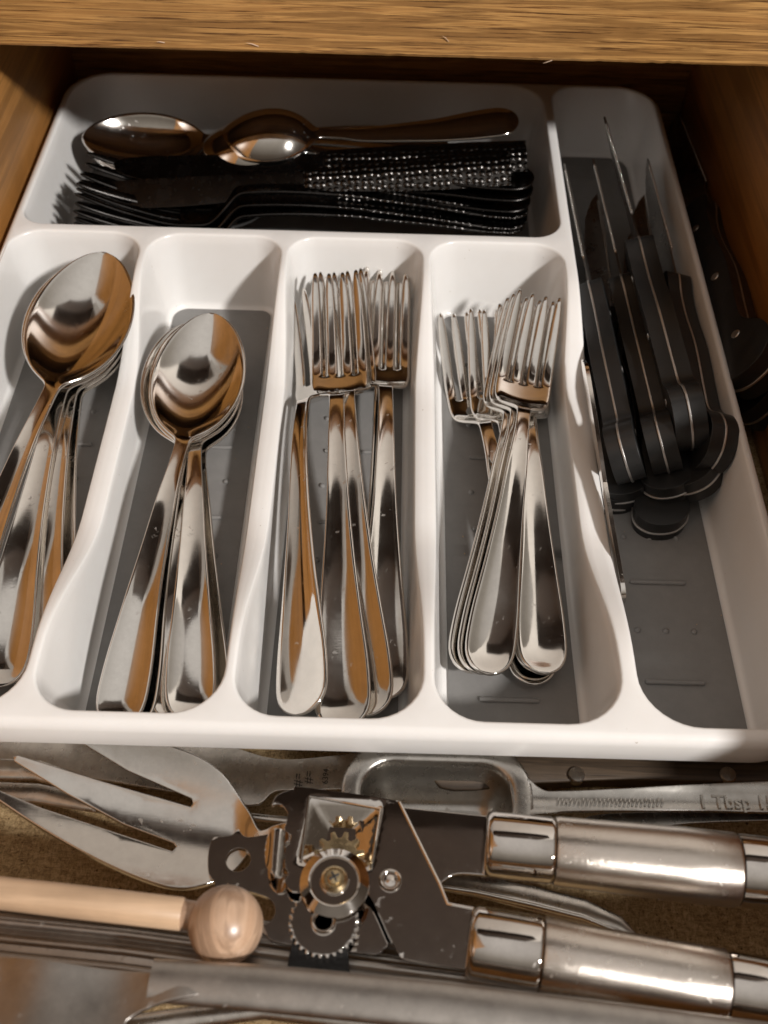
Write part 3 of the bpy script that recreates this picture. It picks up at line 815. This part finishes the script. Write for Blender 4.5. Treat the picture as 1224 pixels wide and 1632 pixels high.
# ------------------------------------------------------------------ loose tools in front of the tray
def W(u, v_, z): return P(u, v_, z)
def local_poly(pts, z, org):
    out = []
    for p_ in pts:
        q = P(p_[0], p_[1], z) - org
        out.append((q.x, q.y) + tuple(p_[2:]))
    return out

# wooden handled kitchen knife just under the tray lip
org = P(700, 1232, 1.0)
kn = thing('wooden_handled_knife', 'broad steel blade with an old riveted wooden handle under the tray lip', 'knife', org)
hpoly = smooth_closed(local_poly([(700, 1190), (860, 1186), (1000, 1190), (1290, 1196), (1310, 1250), (1200, 1262), (1000, 1258), (860, 1262), (700, 1268)], 1.2, org), 5)
link('grip', moved(sheet(hpoly, (), lambda x, y: -0.22 * ((y + 0.1) / 0.8) ** 2, 1.0, 0.35, 0.22, 4), (0, 0, 1.0)), M['old_wood'], kn)
bpoly = smooth_closed(local_poly([(705, 1262), (600, 1262), (500, 1264), (440, 1266), (398, 1288), (250, 1262), (-60, 1208), (-60, 1178), (150, 1178), (330, 1186), (440, 1214), (540, 1208), (640, 1196), (705, 1196)], 1.0, org), 5)
link('blade', moved(sheet(bpoly, (), None, 0.14, 0.8, 0.03, 2), (0, 0, 0.25)), M['steel_dull'], kn)
for u in (917, 1157):
    q = P(u, 1240, 1.75) - org
    link('rivet', moved(lathe([(0.27, -0.3), (0.28, 0.0), (0.25, 0.04), (0.05, 0.06)], 20), (q.x, q.y, 1.03)), M['steel_dull'], kn)
def text_mesh(s_, size, ext=0.02, weight=0.0):
    cu = bpy.data.curves.new('lettering', 'FONT'); cu.body = s_; cu.size = size * S; cu.extrude = ext * S; cu.offset = weight * S
    cu.align_x = 'LEFT'; cu.resolution_u = 3
    o = bpy.data.objects.new('tmp', cu); C.objects.link(o)
    dg = bpy.context.evaluated_depsgraph_get(); dg.update()
    me = bpy.data.meshes.new_from_object(o.evaluated_get(dg)); bpy.data.objects.remove(o); return me
M['etch'] = black('etched_mark', 0.03, 0.5, 0.6)
q = P(522, 1250, 1.25) - org
link('lettering', moved(text_mesh('6394', 0.28, 0.004), (q.x, q.y, 0.262), Matrix.Rotation(R(88), 3, 'Z')), M['etch'], kn)
for i, (u, v_) in enumerate(((497, 1250), (480, 1254))):
    q = P(u, v_, 1.25) - org
    link('maker_mark', moved(text_mesh('#=', 0.42, 0.003), (q.x, q.y, 0.262), Matrix.Rotation(R(88), 3, 'Z')), M['etch'], kn)

# serving fork
org = P(300, 1320, 2.6)
sf = thing('serving_fork', 'large scratched steel serving fork with three broad tines pointing left', 'serving fork', org)
fo = local_poly([(-20, 1256, 0), (-14, 1264, 0), (60, 1311), (150, 1361), (228, 1396), (282, 1409), (330, 1400), (372, 1375), (402, 1340), (440, 1336), (500, 1343, 0), (505, 1316, 0), (440, 1316), (412, 1316), (392, 1280), (352, 1228), (290, 1197), (205, 1180), (60, 1166), (20, 1160, 0), (20, 1163, 0),
                 (115, 1179, 0), (200, 1222, 0), (302, 1262, 0), (304, 1268, 0), (300, 1273, 0), (150, 1234, 0), (28, 1202, 0), (20, 1204, 0), (21, 1211, 0), (100, 1255, 0), (190, 1300, 0), (272, 1330, 0), (276, 1336, 0), (270, 1343, 0), (150, 1305, 0), (60, 1278, 0), (-8, 1252, 0)], 2.8, org)
fo = smooth_closed(fo, 5)
def zfork(x, y):
    # dished across and rising to the tines and to the neck
    xx = x; r_ = 1.0 * sst(1.4, 3.4, xx) + 0.5 * sst(-0.5, -8, xx)
    yc = y + 0.15 * xx + 0.0
    return r_ + 0.13 * yc * yc - 0.5
link('head', moved(sheet(fo, (), zfork, 0.17, 0.22, 0.05, 3), (0, 0, 0)), M['steel_worn'], sf)

# dark bars behind the fork on the left
org = P(60, 1260, 1.2)
t = thing('tongs', 'pair of slim curved steel arms lying behind the serving fork at the left edge', 'tongs', org)
for (pts, zz) in ((((-60, 1224), (60, 1228), (120, 1246), (175, 1275)), 1.9), (((-60, 1262), (60, 1264), (150, 1282), (260, 1294)), 1.2)):
    pl = [P(u, v_, zz) - org for u, v_ in pts]
    pp = []
    for i in range(len(pl) - 1):
        for j in range(5): pp.append(pl[i].lerp(pl[i + 1], j / 5))
    pp.append(pl[-1])
    link('arm', tube(pp, [(0.42 * (1 - 0.5 * i / len(pp)), 0.14) for i in range(len(pp))], 16), M['steel_dull'], t)

# measuring spoon ---------------------------------------------------------------------------
org = P(695, 1245, 0.65)
ms = thing('measuring_spoon', 'long oblong steel measuring spoon with embossed handle under the tray lip', 'measuring spoon', org)
cx0, cx1 = (P(560, 1245, 2.8) - org).x + .3, (P(832, 1245, 2.8) - org).x - .3
cy0, cy1 = (P(690, 1325, 2.8) - org).y, (P(690, 1214, 2.8) - org).y
cvs, cfs = [], []; lp_prev = None
def cup_loop(ins, z, r_):
    pts, _ = rrect(cx0 + ins, cx1 - ins, cy0 + ins, cy1 - ins, (r_,) * 4, 8, 0.8); return [(p_.x, p_.y, z) for p_ in pts]
prof = [(-0.62, 2.14, 1.55), (-0.60, 2.22, 1.54), (-0.5, 2.25, 1.45), (-0.25, 2.255, 1.25), (-0.05, 2.25, 1.08), (0.04, 2.16, 1.05), (0.08, 1.9, 1.0), (0.13, 1.55, 0.95), (0.22, 1.2, 0.88), (0.36, 0.90, 0.76), (0.52, 0.68, 0.6), (0.70, 0.52, 0.44), (0.86, 0.45, 0.3), (0.93, 0.44, 0.24)]
outp = [(0.68, 0.14, 0.4), (0.36, 0.28, 0.72), (0.14, 0.7, 0.9), (0.03, 1.3, 1.0), (-0.03, 1.9, 1.06), (-0.12, 2.1, 1.14), (-0.56, 2.02, 1.5)]
loops = [cup_loop(i, z, r_) for i, z, r_ in outp + list(reversed([]))]
allp = [cup_loop(i, z, r_) for i, z, r_ in outp] + [cup_loop(i, z, r_) for i, z, r_ in prof]
n = len(allp[0])
for lp in allp: cvs += lp
for i in range(len(allp) - 1):
    for j in range(n): cfs.append((i * n + j, i * n + (j + 1) % n, (i + 1) * n + (j + 1) % n, (i + 1) * n + j))
cfs += [tuple(range(n)), tuple((len(allp) - 1) * n + j for j in range(n))]
link('cup', mesh('cup', cvs, cfs, True, 70), M['cup_steel'], ms)
hp = smooth_closed(local_poly([(806, 1208, 0), (830, 1230), (862, 1256), (900, 1259), (1000, 1256), (1300, 1246), (1300, 1290), (1100, 1290), (920, 1292), (880, 1296), (820, 1302, 0)], 2.85, org), 5)
hy = (P(1000, 1274, 2.85) - org).y
link('handle', moved(sheet(hp, (), lambda x, y: 0.10 * min(1.5, ((y - hy) / 0.4) ** 2) if x > cx1 + .3 else 0.10, 0.12, 0.16, 0.03, 3), (0, 0, 2.1)), M['cup_steel'], ms)
q = P(1116, 1284, 2.95) - org
tm = text_mesh('1 Tbsp 15', 0.62, 0.05, 0.012)
link('lettering', moved(tm, (q.x, q.y, 2.13), Matrix.Rotation(R(1), 3, 'Z')), M['cup_steel'], ms)
rdg = []
for i in range(26):
    u = 890 + i * 6.7; q = P(u, 1275 + (i % 3), 2.95) - org
    rdg.append(tube([(q.x - 0.05, q.y - 0.13, 2.13), (q.x, q.y, 2.17), (q.x + 0.04, q.y + 0.13, 2.13)], 0.035, 6))
o = link('embossed_line', join(rdg), M['cup_steel'], ms); o['kind'] = 'stuff'
org = P(1000, 1300, 1.4)
m2s = thing('measuring_spoon', 'second measuring spoon handle lying below the embossed one', 'measuring spoon', org)
link('handle', moved(sheet(smooth_closed(local_poly([(940, 1300), (1080, 1292), (1300, 1284), (1300, 1304), (1100, 1312), (940, 1330)], 2.2, org), 5), (), None, 0.12, 0.4, 0.03), (0, 0, 0.8)), M['cup_steel'], m2s)

# can opener --------------------------------------------------------------------------------
ZO = 4.3
org = P(600, 1400, ZO)
co = thing('can_opener', 'chrome can opener with toothed wheels and two thick brushed steel handles', 'can opener', org)
def plate(nm, pts, z, th, holes=(), material='chrome', zf=None, step=0.6, bev=0.035, smooth=True):
    lp = local_poly(pts, ZO, org)
    lp = smooth_closed(lp, 5)
    return link(nm, moved(sheet(lp, holes, zf, th, step, bev, 2), (0, 0, z)), M[material], co)
def circ(u, v_, r_, n=24):
    q = P(u, v_, ZO) - org; return [(q.x + r_ * math.cos(2 * PI * i / n), q.y + r_ * math.sin(2 * PI * i / n)) for i in range(n)]
def cyl(nm, u, v_, prof_, material, parent=None, n=36):
    q = P(u, v_, ZO) - org; ob = link(nm, moved(lathe(prof_, n), (q.x, q.y, 0)), M[material], parent or co); return ob
# lower jaw with bottle opener
notch = smooth_closed(local_poly([(360, 1402), (372, 1410), (405, 1416), (430, 1427), (437, 1446), (428, 1463), (405, 1468), (372, 1452)], ZO, org), 5)
plate('lower_jaw', [(338, 1328), (331, 1345), (329, 1370), (332, 1392), (340, 1399), (345, 1440), (380, 1478), (416, 1480), (432, 1492), (470, 1500), (520, 1508), (563, 1511), (600, 1514), (612, 1505), (622, 1494), (640, 1440), (640, 1320),
                    (560, 1290), (474, 1270), (458, 1292), (456, 1306), (446, 1317), (420, 1323), (390, 1326), (378, 1313, 0), (368, 1323), (350, 1326)], -0.35, 0.2, [circ(378, 1363, 0.36), notch])
plate('hook', [(432, 1281, 0), (440, 1266), (458, 1257), (474, 1256), (486, 1290), (476, 1320), (452, 1322), (459, 1300), (452, 1284), (443, 1279)], -0.12, 0.16)
plate('upper_handle_plate', [(560, 1268, 0), (636, 1281, 0), (790, 1297, 0), (785, 1392, 0), (730, 1389), (706, 1402, 0), (690, 1420, 0), (600, 1400, 0)], -0.2, 0.16)
# front plate with raised rim
sq = local_poly([(493, 1272), (606, 1292), (591, 1388), (480, 1374)], ZO, org)
sc_ = [sum(p_[0] for p_ in sq) / 4, sum(p_[1] for p_ in sq) / 4]
qv = [Vector(p_) for p_ in sq]; cv = Vector(sc_)
def zfront(x, y):
    p_ = Vector((x, y)); m_ = 0
    # square pyramid stamped into the plate
    ex = (qv[1] - qv[0]).normalized(); ey = (qv[0] - qv[3]).normalized(); hx = (qv[1] - qv[0]).length / 2; hy_ = (qv[0] - qv[3]).length / 2
    a = max(abs((p_ - cv).dot(ex)) / hx, abs((p_ - cv).dot(ey)) / hy_)
    return -0.75 * max(0, 1 - a)
fp = [(468, 1262), (478, 1257), (560, 1267), (628, 1278), (637, 1283), (660, 1330), (700, 1411), (713, 1443, 0), (756, 1451, 0), (750, 1548, 0), (732, 1545), (650, 1531), (638, 1526, 0), (620, 1494), (590, 1432), (560, 1420), (500, 1420), (462, 1420), (452, 1380), (456, 1320)]
lp = smooth_closed(local_poly(fp, ZO, org), 5)
link('front_plate', moved(sheet(lp, (), zfront, 0.14, 0.14, 0.03, 2), (0, 0, 0.12)), M['chrome'], co)
# raised edge line of the plate
edge_pts = [P(u, v_, ZO) - org for u, v_ in ((636, 1281), (660, 1330), (700, 1411), (713, 1443), (756, 1451))]
link('rolled_edge', moved(tube(edge_pts, 0.055, 8), (0, 0, 0.10)), M['chrome'], co)
rim_pts = [P(u, v_, ZO) - org for u, v_ in ((480, 1374), (493, 1272), (606, 1292), (591, 1388))]
link('stamped_rim', moved(tube(rim_pts, 0.05, 8), (0, 0, 0.12)), M['chrome'], co)
# curled tab
tbo = smooth_closed(local_poly([(428, 1336, 0), (440, 1329), (466, 1334, 0), (464, 1345, 0), (455, 1352), (456, 1385), (462, 1394, 0), (452, 1404), (440, 1404, 0), (426, 1390), (423, 1360)], ZO, org), 5)
tx = (P(440, 1365, ZO) - org).x
link('tab', moved(sheet(tbo, (), lambda x, y: 0.30 - 1.6 * (x - tx) ** 2, 0.14, 0.12, 0.03, 2), (0, 0, 0.15)), M['chrome'], co)
q = P(541, 1374, ZO) - org
gd = link('brass_gear', gear(11, 0.54, 0.74, 0.34, (q.x, q.y, 0.52), 0.5), M['brass'], co)
q = P(533, 1404, ZO + 0.7) - org
cw = link('cutting_wheel', moved(lathe([(0.3, 0.42), (0.9, 0.44), (1.0, 0.52), (0.99, 0.58), (0.74, 0.76), (0.70, 0.75), (0.66, 0.70), (0.42, 0.70), (0.40, 0.78), (0.1, 0.8)], 48, 25), (q.x, q.y, 0)), M['chrome'], co)
sc1 = link('screw', moved(lathe([(0.38, 0.76), (0.38, 0.86), (0.30, 0.93), (0.28, 0.90), (0.20, 0.90), (0.19, 1.02), (0.05, 1.06)], 28, 30), (q.x, q.y, 0)), M['brass'], cw)
for i in range(2):
    link('screw_slot', moved(box(-0.16, 0.16, -0.03, 0.03, 1.035, 1.075, 0.01), (q.x, q.y, 0), Matrix.Rotation(R(30 + 90 * i), 3, 'Z')), M['etch'], sc1)
q = P(516, 1470, ZO + .3) - org
fw = link('feed_wheel', gear(30, 0.90, 0.99, 0.22, (q.x, q.y, 0.36), 0.5), M['chrome'], co)
link('hub_ring', moved(lathe([(0.36, 0.34), (0.36, 0.46), (0.32, 0.52), (0.27, 0.50), (0.22, 0.40), (0.2, 0.36), (0.02, 0.36)], 28, 50), (q.x, q.y, 0)), M['chrome'], fw)
q = P(622, 1402, ZO + .2) - org
link('rivet', moved(lathe([(0.33, 0.10), (0.33, 0.18), (0.28, 0.24), (0.22, 0.22), (0.17, 0.14), (0.08, 0.15), (0.02, 0.18)], 28, 60), (q.x, q.y, 0)), M['chrome'], co)
# black turning knob that shows below the feed wheel
q = P(508, 1524, ZO + 0.2) - org
kb = link('turning_knob', moved(sheet(smooth_closed([(-0.85, -0.55), (-0.75, 0.5), (-0.6, 0.9), (0.6, 0.9), (0.75, 0.5), (0.85, -0.55), (0.4, -0.72), (-0.4, -0.72)], 4), (), None, 0.7, 0, 0.2, 3), (q.x, q.y, 0.15)), M['black_gloss'], co)
link('knob_rim', moved(sheet(smooth_closed([(-0.88, -0.62), (-0.86, -0.40), (-0.4, -0.56), (0.4, -0.56), (0.86, -0.40), (0.88, -0.62), (0.4, -0.80), (-0.4, -0.80)], 4), (), None, 0.3, 0, 0.08, 2), (q.x, q.y, 0.12)), M['chrome'], kb)
# handles
def opener_handle(u0, v0, u1, v1, r0, r1, zc=0.0):
    a = P(u0, v0, ZO) - org; b_ = P(u1, v1, ZO) - org; a.z = b_.z = zc
    d = (b_ - a).normalized(); Lg = (b_ - a).length; cl = 2.05
    def along(ts): return [a + d * t_ for t_, _ in ts], [(r_, r_ * 0.86) for _, r_ in ts]
    pts, rs = along([(0.0, 0.2), (0.0, r0 * 0.80), (0.06, r0 * 0.93), (0.2, r0 * 1.0), (cl - 0.12, r0 * 1.0), (cl - 0.03, r0 * 0.97), (cl, r0 * 0.9)])
    link('collar', tube(pts, rs, 48, True, None, 50), M['chrome'], co)
    e_ = Lg - 0.9
    pts, rs = along([(cl + 0.0, r0 * 0.88), (cl + 0.02, r0 * 1.015), (cl + 0.1, r0 * 1.04), (Lg * 0.4, (r0 + r1) / 2 * 1.02), (Lg * 0.7, r1 * 1.03), (e_ - 0.08, r1 * 1.02), (e_, r1 * 0.97), (e_, r1 * 0.8)])
    link('grip', tube(pts, rs, 48, True, None, 50), M['brushed'], co)
    pts, rs = along([(e_ + 0.0, r1 * 0.85), (e_ + 0.04, r1 * 0.98), (e_ + 0.12, r1 * 1.0), (Lg + 1.6, r1 * 0.98), (Lg + 2.2, r1 * 0.8), (Lg + 2.4, r1 * 0.3)])
    link('end_cap', tube(pts, rs, 48, True, None, 50), M['chrome'], co)
opener_handle(772, 1345, 1222, 1392, 0.98, 1.06, 0.05)
opener_handle(745, 1503, 1207, 1583, 1.00, 0.94, 0.15)

# slim steel tool behind the can opener
org = P(850, 1440, 1.2)
t = thing('steel_skewer_handle', 'slim ribbed steel handle with a rounded end lying between the can opener handles', 'utensil', org)
pl = [P(u, v_, 1.6) - org for u, v_ in ((690, 1402), (760, 1412), (850, 1432), (930, 1452), (985, 1474), (1022, 1500))]
link('flat', tube(pl, [(0.32, 0.16), (0.36, 0.16), (0.40, 0.16), (0.38, 0.16), (0.28, 0.14), (0.06, 0.06)], 20), M['steel_dull'], t)
link('ridge', tube([p_ + Vector((-0.05, -0.22, 0.1)) for p_ in pl], [0.10, 0.12, 0.12, 0.11, 0.08, 0.02], 12), M['steel'], t)
org = P(400, 1300, 0.6)
t = thing('steel_rod', 'thin steel rod crossing under the neck of the serving fork', 'utensil', org)
link('rod', tube([P(u, v_, 0.6) - org for u, v_ in ((385, 1300), (420, 1304), (480, 1310), (560, 1316))], [(0.14, 0.1)] * 4, 12), M['steel_dull'], t)

# wooden stick with ball
org = P(200, 1435, 4.6)
ws = thing('wooden_stirrer', 'pale wooden stick with a turned ball on its end', 'stirrer', org)
A_, B_ = P(-60, 1416, 4.8) - org, P(292, 1457, 4.8) - org
d_ = (B_ - A_).normalized()
stick = tube([A_, A_.lerp(B_, 0.5), B_ - d_ * 0.04, B_], [0.44, 0.46, 0.45, 0.42], 28)
link('stick', stick, M['beech'], ws)
N_ = P(302, 1460, 4.8) - org
link('dowel', tube([B_ - d_ * 0.1, N_ + d_ * 0.6], 0.40, 24), M['beech_ball'], ws)
bc = P(360, 1474, 4.85) - org
prof_ = [(max(0.002, 1.06 * math.sin(PI * i / 20)), 1.03 * math.cos(PI * i / 20)) for i in range(21)]
link('ball', moved(lathe(prof_, 40, 0), tuple(bc), Matrix.Rotation(R(80), 3, 'Z') @ Matrix.Rotation(R(70), 3, 'X')), M['beech_ball'], ws)

# long blurred steel tools in the foreground
def bar(name, part, label, cat, pts, z, rad, material, group=None, dz=None):
    org_ = P(pts[0][0], pts[0][1], z); t_ = thing(name, label, cat, org_, group)
    pl_ = [P(u, v_, z) - org_ for u, v_ in pts]
    if dz: pl_ = [p_ + Vector((0, 0, q_)) for p_, q_ in zip(pl_, dz)]
    pp, rr_ = [], []
    for i in range(len(pl_) - 1):
        for j in range(4):
            pp.append(pl_[i].lerp(pl_[i + 1], j / 4)); a, b_ = rad[i], rad[i + 1]
            rr_.append((a[0] + (b_[0] - a[0]) * j / 4, a[1] + (b_[1] - a[1]) * j / 4))
    pp.append(pl_[-1]); rr_.append(rad[-1])
    link(part, tube(pp, rr_, 28), M[material], t_); return t_, org_
def ribbed(label, pts, z):
    t_, o_ = bar('long_tongs', 'arm', label, 'tongs', pts, z, [(0.50, 0.16)] * len(pts), 'steel_dark', 'long steel arms in the foreground')
    pl_ = [P(u, v_, z) - o_ for u, v_ in pts]
    for off, h_ in ((0.46, 0.12), (-0.46, 0.12), (0.0, 0.10)):
        pp = [p_ + Vector((0.08 * off, off, h_)) for p_ in pl_]
        q_ = []
        for i in range(len(pp) - 1):
            for j in range(4): q_.append(pp[i].lerp(pp[i + 1], j / 4))
        q_.append(pp[-1])
        link('ridge', tube(q_, (0.15, 0.14) if False else 0.15, 14), M['steel_dark'], t_)
ribbed('long steel arm lying under the wooden stick, nearest the board', ((-80, 1440), (200, 1474), (500, 1514), (760, 1551), (1100, 1606), (1320, 1646)), 3.0)
ribbed('long steel arm in front of the can opener, second in the foreground', ((-80, 1490), (200, 1518), (480, 1556), (760, 1592), (1100, 1638), (1320, 1672)), 3.7)
t_, o_ = bar('slotted_server', 'handle', 'dull steel handle with a broad hollow end in the blurred lower left corner', 'utensil',
    ((240, 1562), (420, 1575), (700, 1602), (1000, 1640), (1300, 1680)), 5.4, [(0.55, 0.22), (0.6, 0.25), (0.62, 0.26), (0.62, 0.26), (0.62, 0.26)], 'steel_dark')
hd = smooth_closed([((P(u, v_, 5.6) - o_).x, (P(u, v_, 5.6) - o_).y) for u, v_ in ((-120, 1500), (0, 1520), (120, 1535), (220, 1545), (300, 1556), (330, 1580), (250, 1600), (200, 1625), (160, 1680), (-120, 1700))], 5)
link('scoop', moved(sheet(hd, (), lambda x, y: 0.12 * math.sin(1.7 * x) + 0.15 * y * y * 0.4, 0.14, 0.3, 0.05, 3), (0, 0, 0.1)), M['steel_dark'], t_)
bar('steel_rod', 'rod', 'bent dark steel rod along the bottom edge under the hollow server', 'utensil', ((180, 1640), (420, 1606), (700, 1640), (1000, 1690)), 4.2, [(0.3, 0.2)] * 4, 'steel_dull')

# crumbs and dust lying in the drawer
crng = random.Random(21); cr = []
for i in range(90):
    if i < 60: x, y, z = crng.uniform(1, 33), crng.uniform(-7, -0.5), -0.11
    else: x, y, z = crng.choice([(11.6, 0), (17.8, 0), (21.0, 0), (28.8, 0), (30.6, 0), (22.5, 0)])[0] + crng.uniform(-0.9, 0.9), crng.uniform(3.4, 24), 0.52
    r_ = crng.uniform(0.02, 0.06)
    vs_ = [Vector((crng.uniform(-1, 1), crng.uniform(-1, 1), crng.uniform(-0.5, 1))).normalized() * r_ * crng.uniform(0.6, 1.4) + Vector((x, y, z + r_ * 0.6)) for _ in range(6)]
    bm = bmesh.new()
    for v in vs_: bm.verts.new(v * S)
    bmesh.ops.convex_hull(bm, input=bm.verts); me = bpy.data.meshes.new('c'); bm.to_mesh(me); bm.free(); cr.append(me)
o = link('crumbs', join(cr), M['crumb'], None); o['kind'] = 'stuff'; o['label'] = 'tiny pale crumbs scattered over the drawer bottom and tray floors'
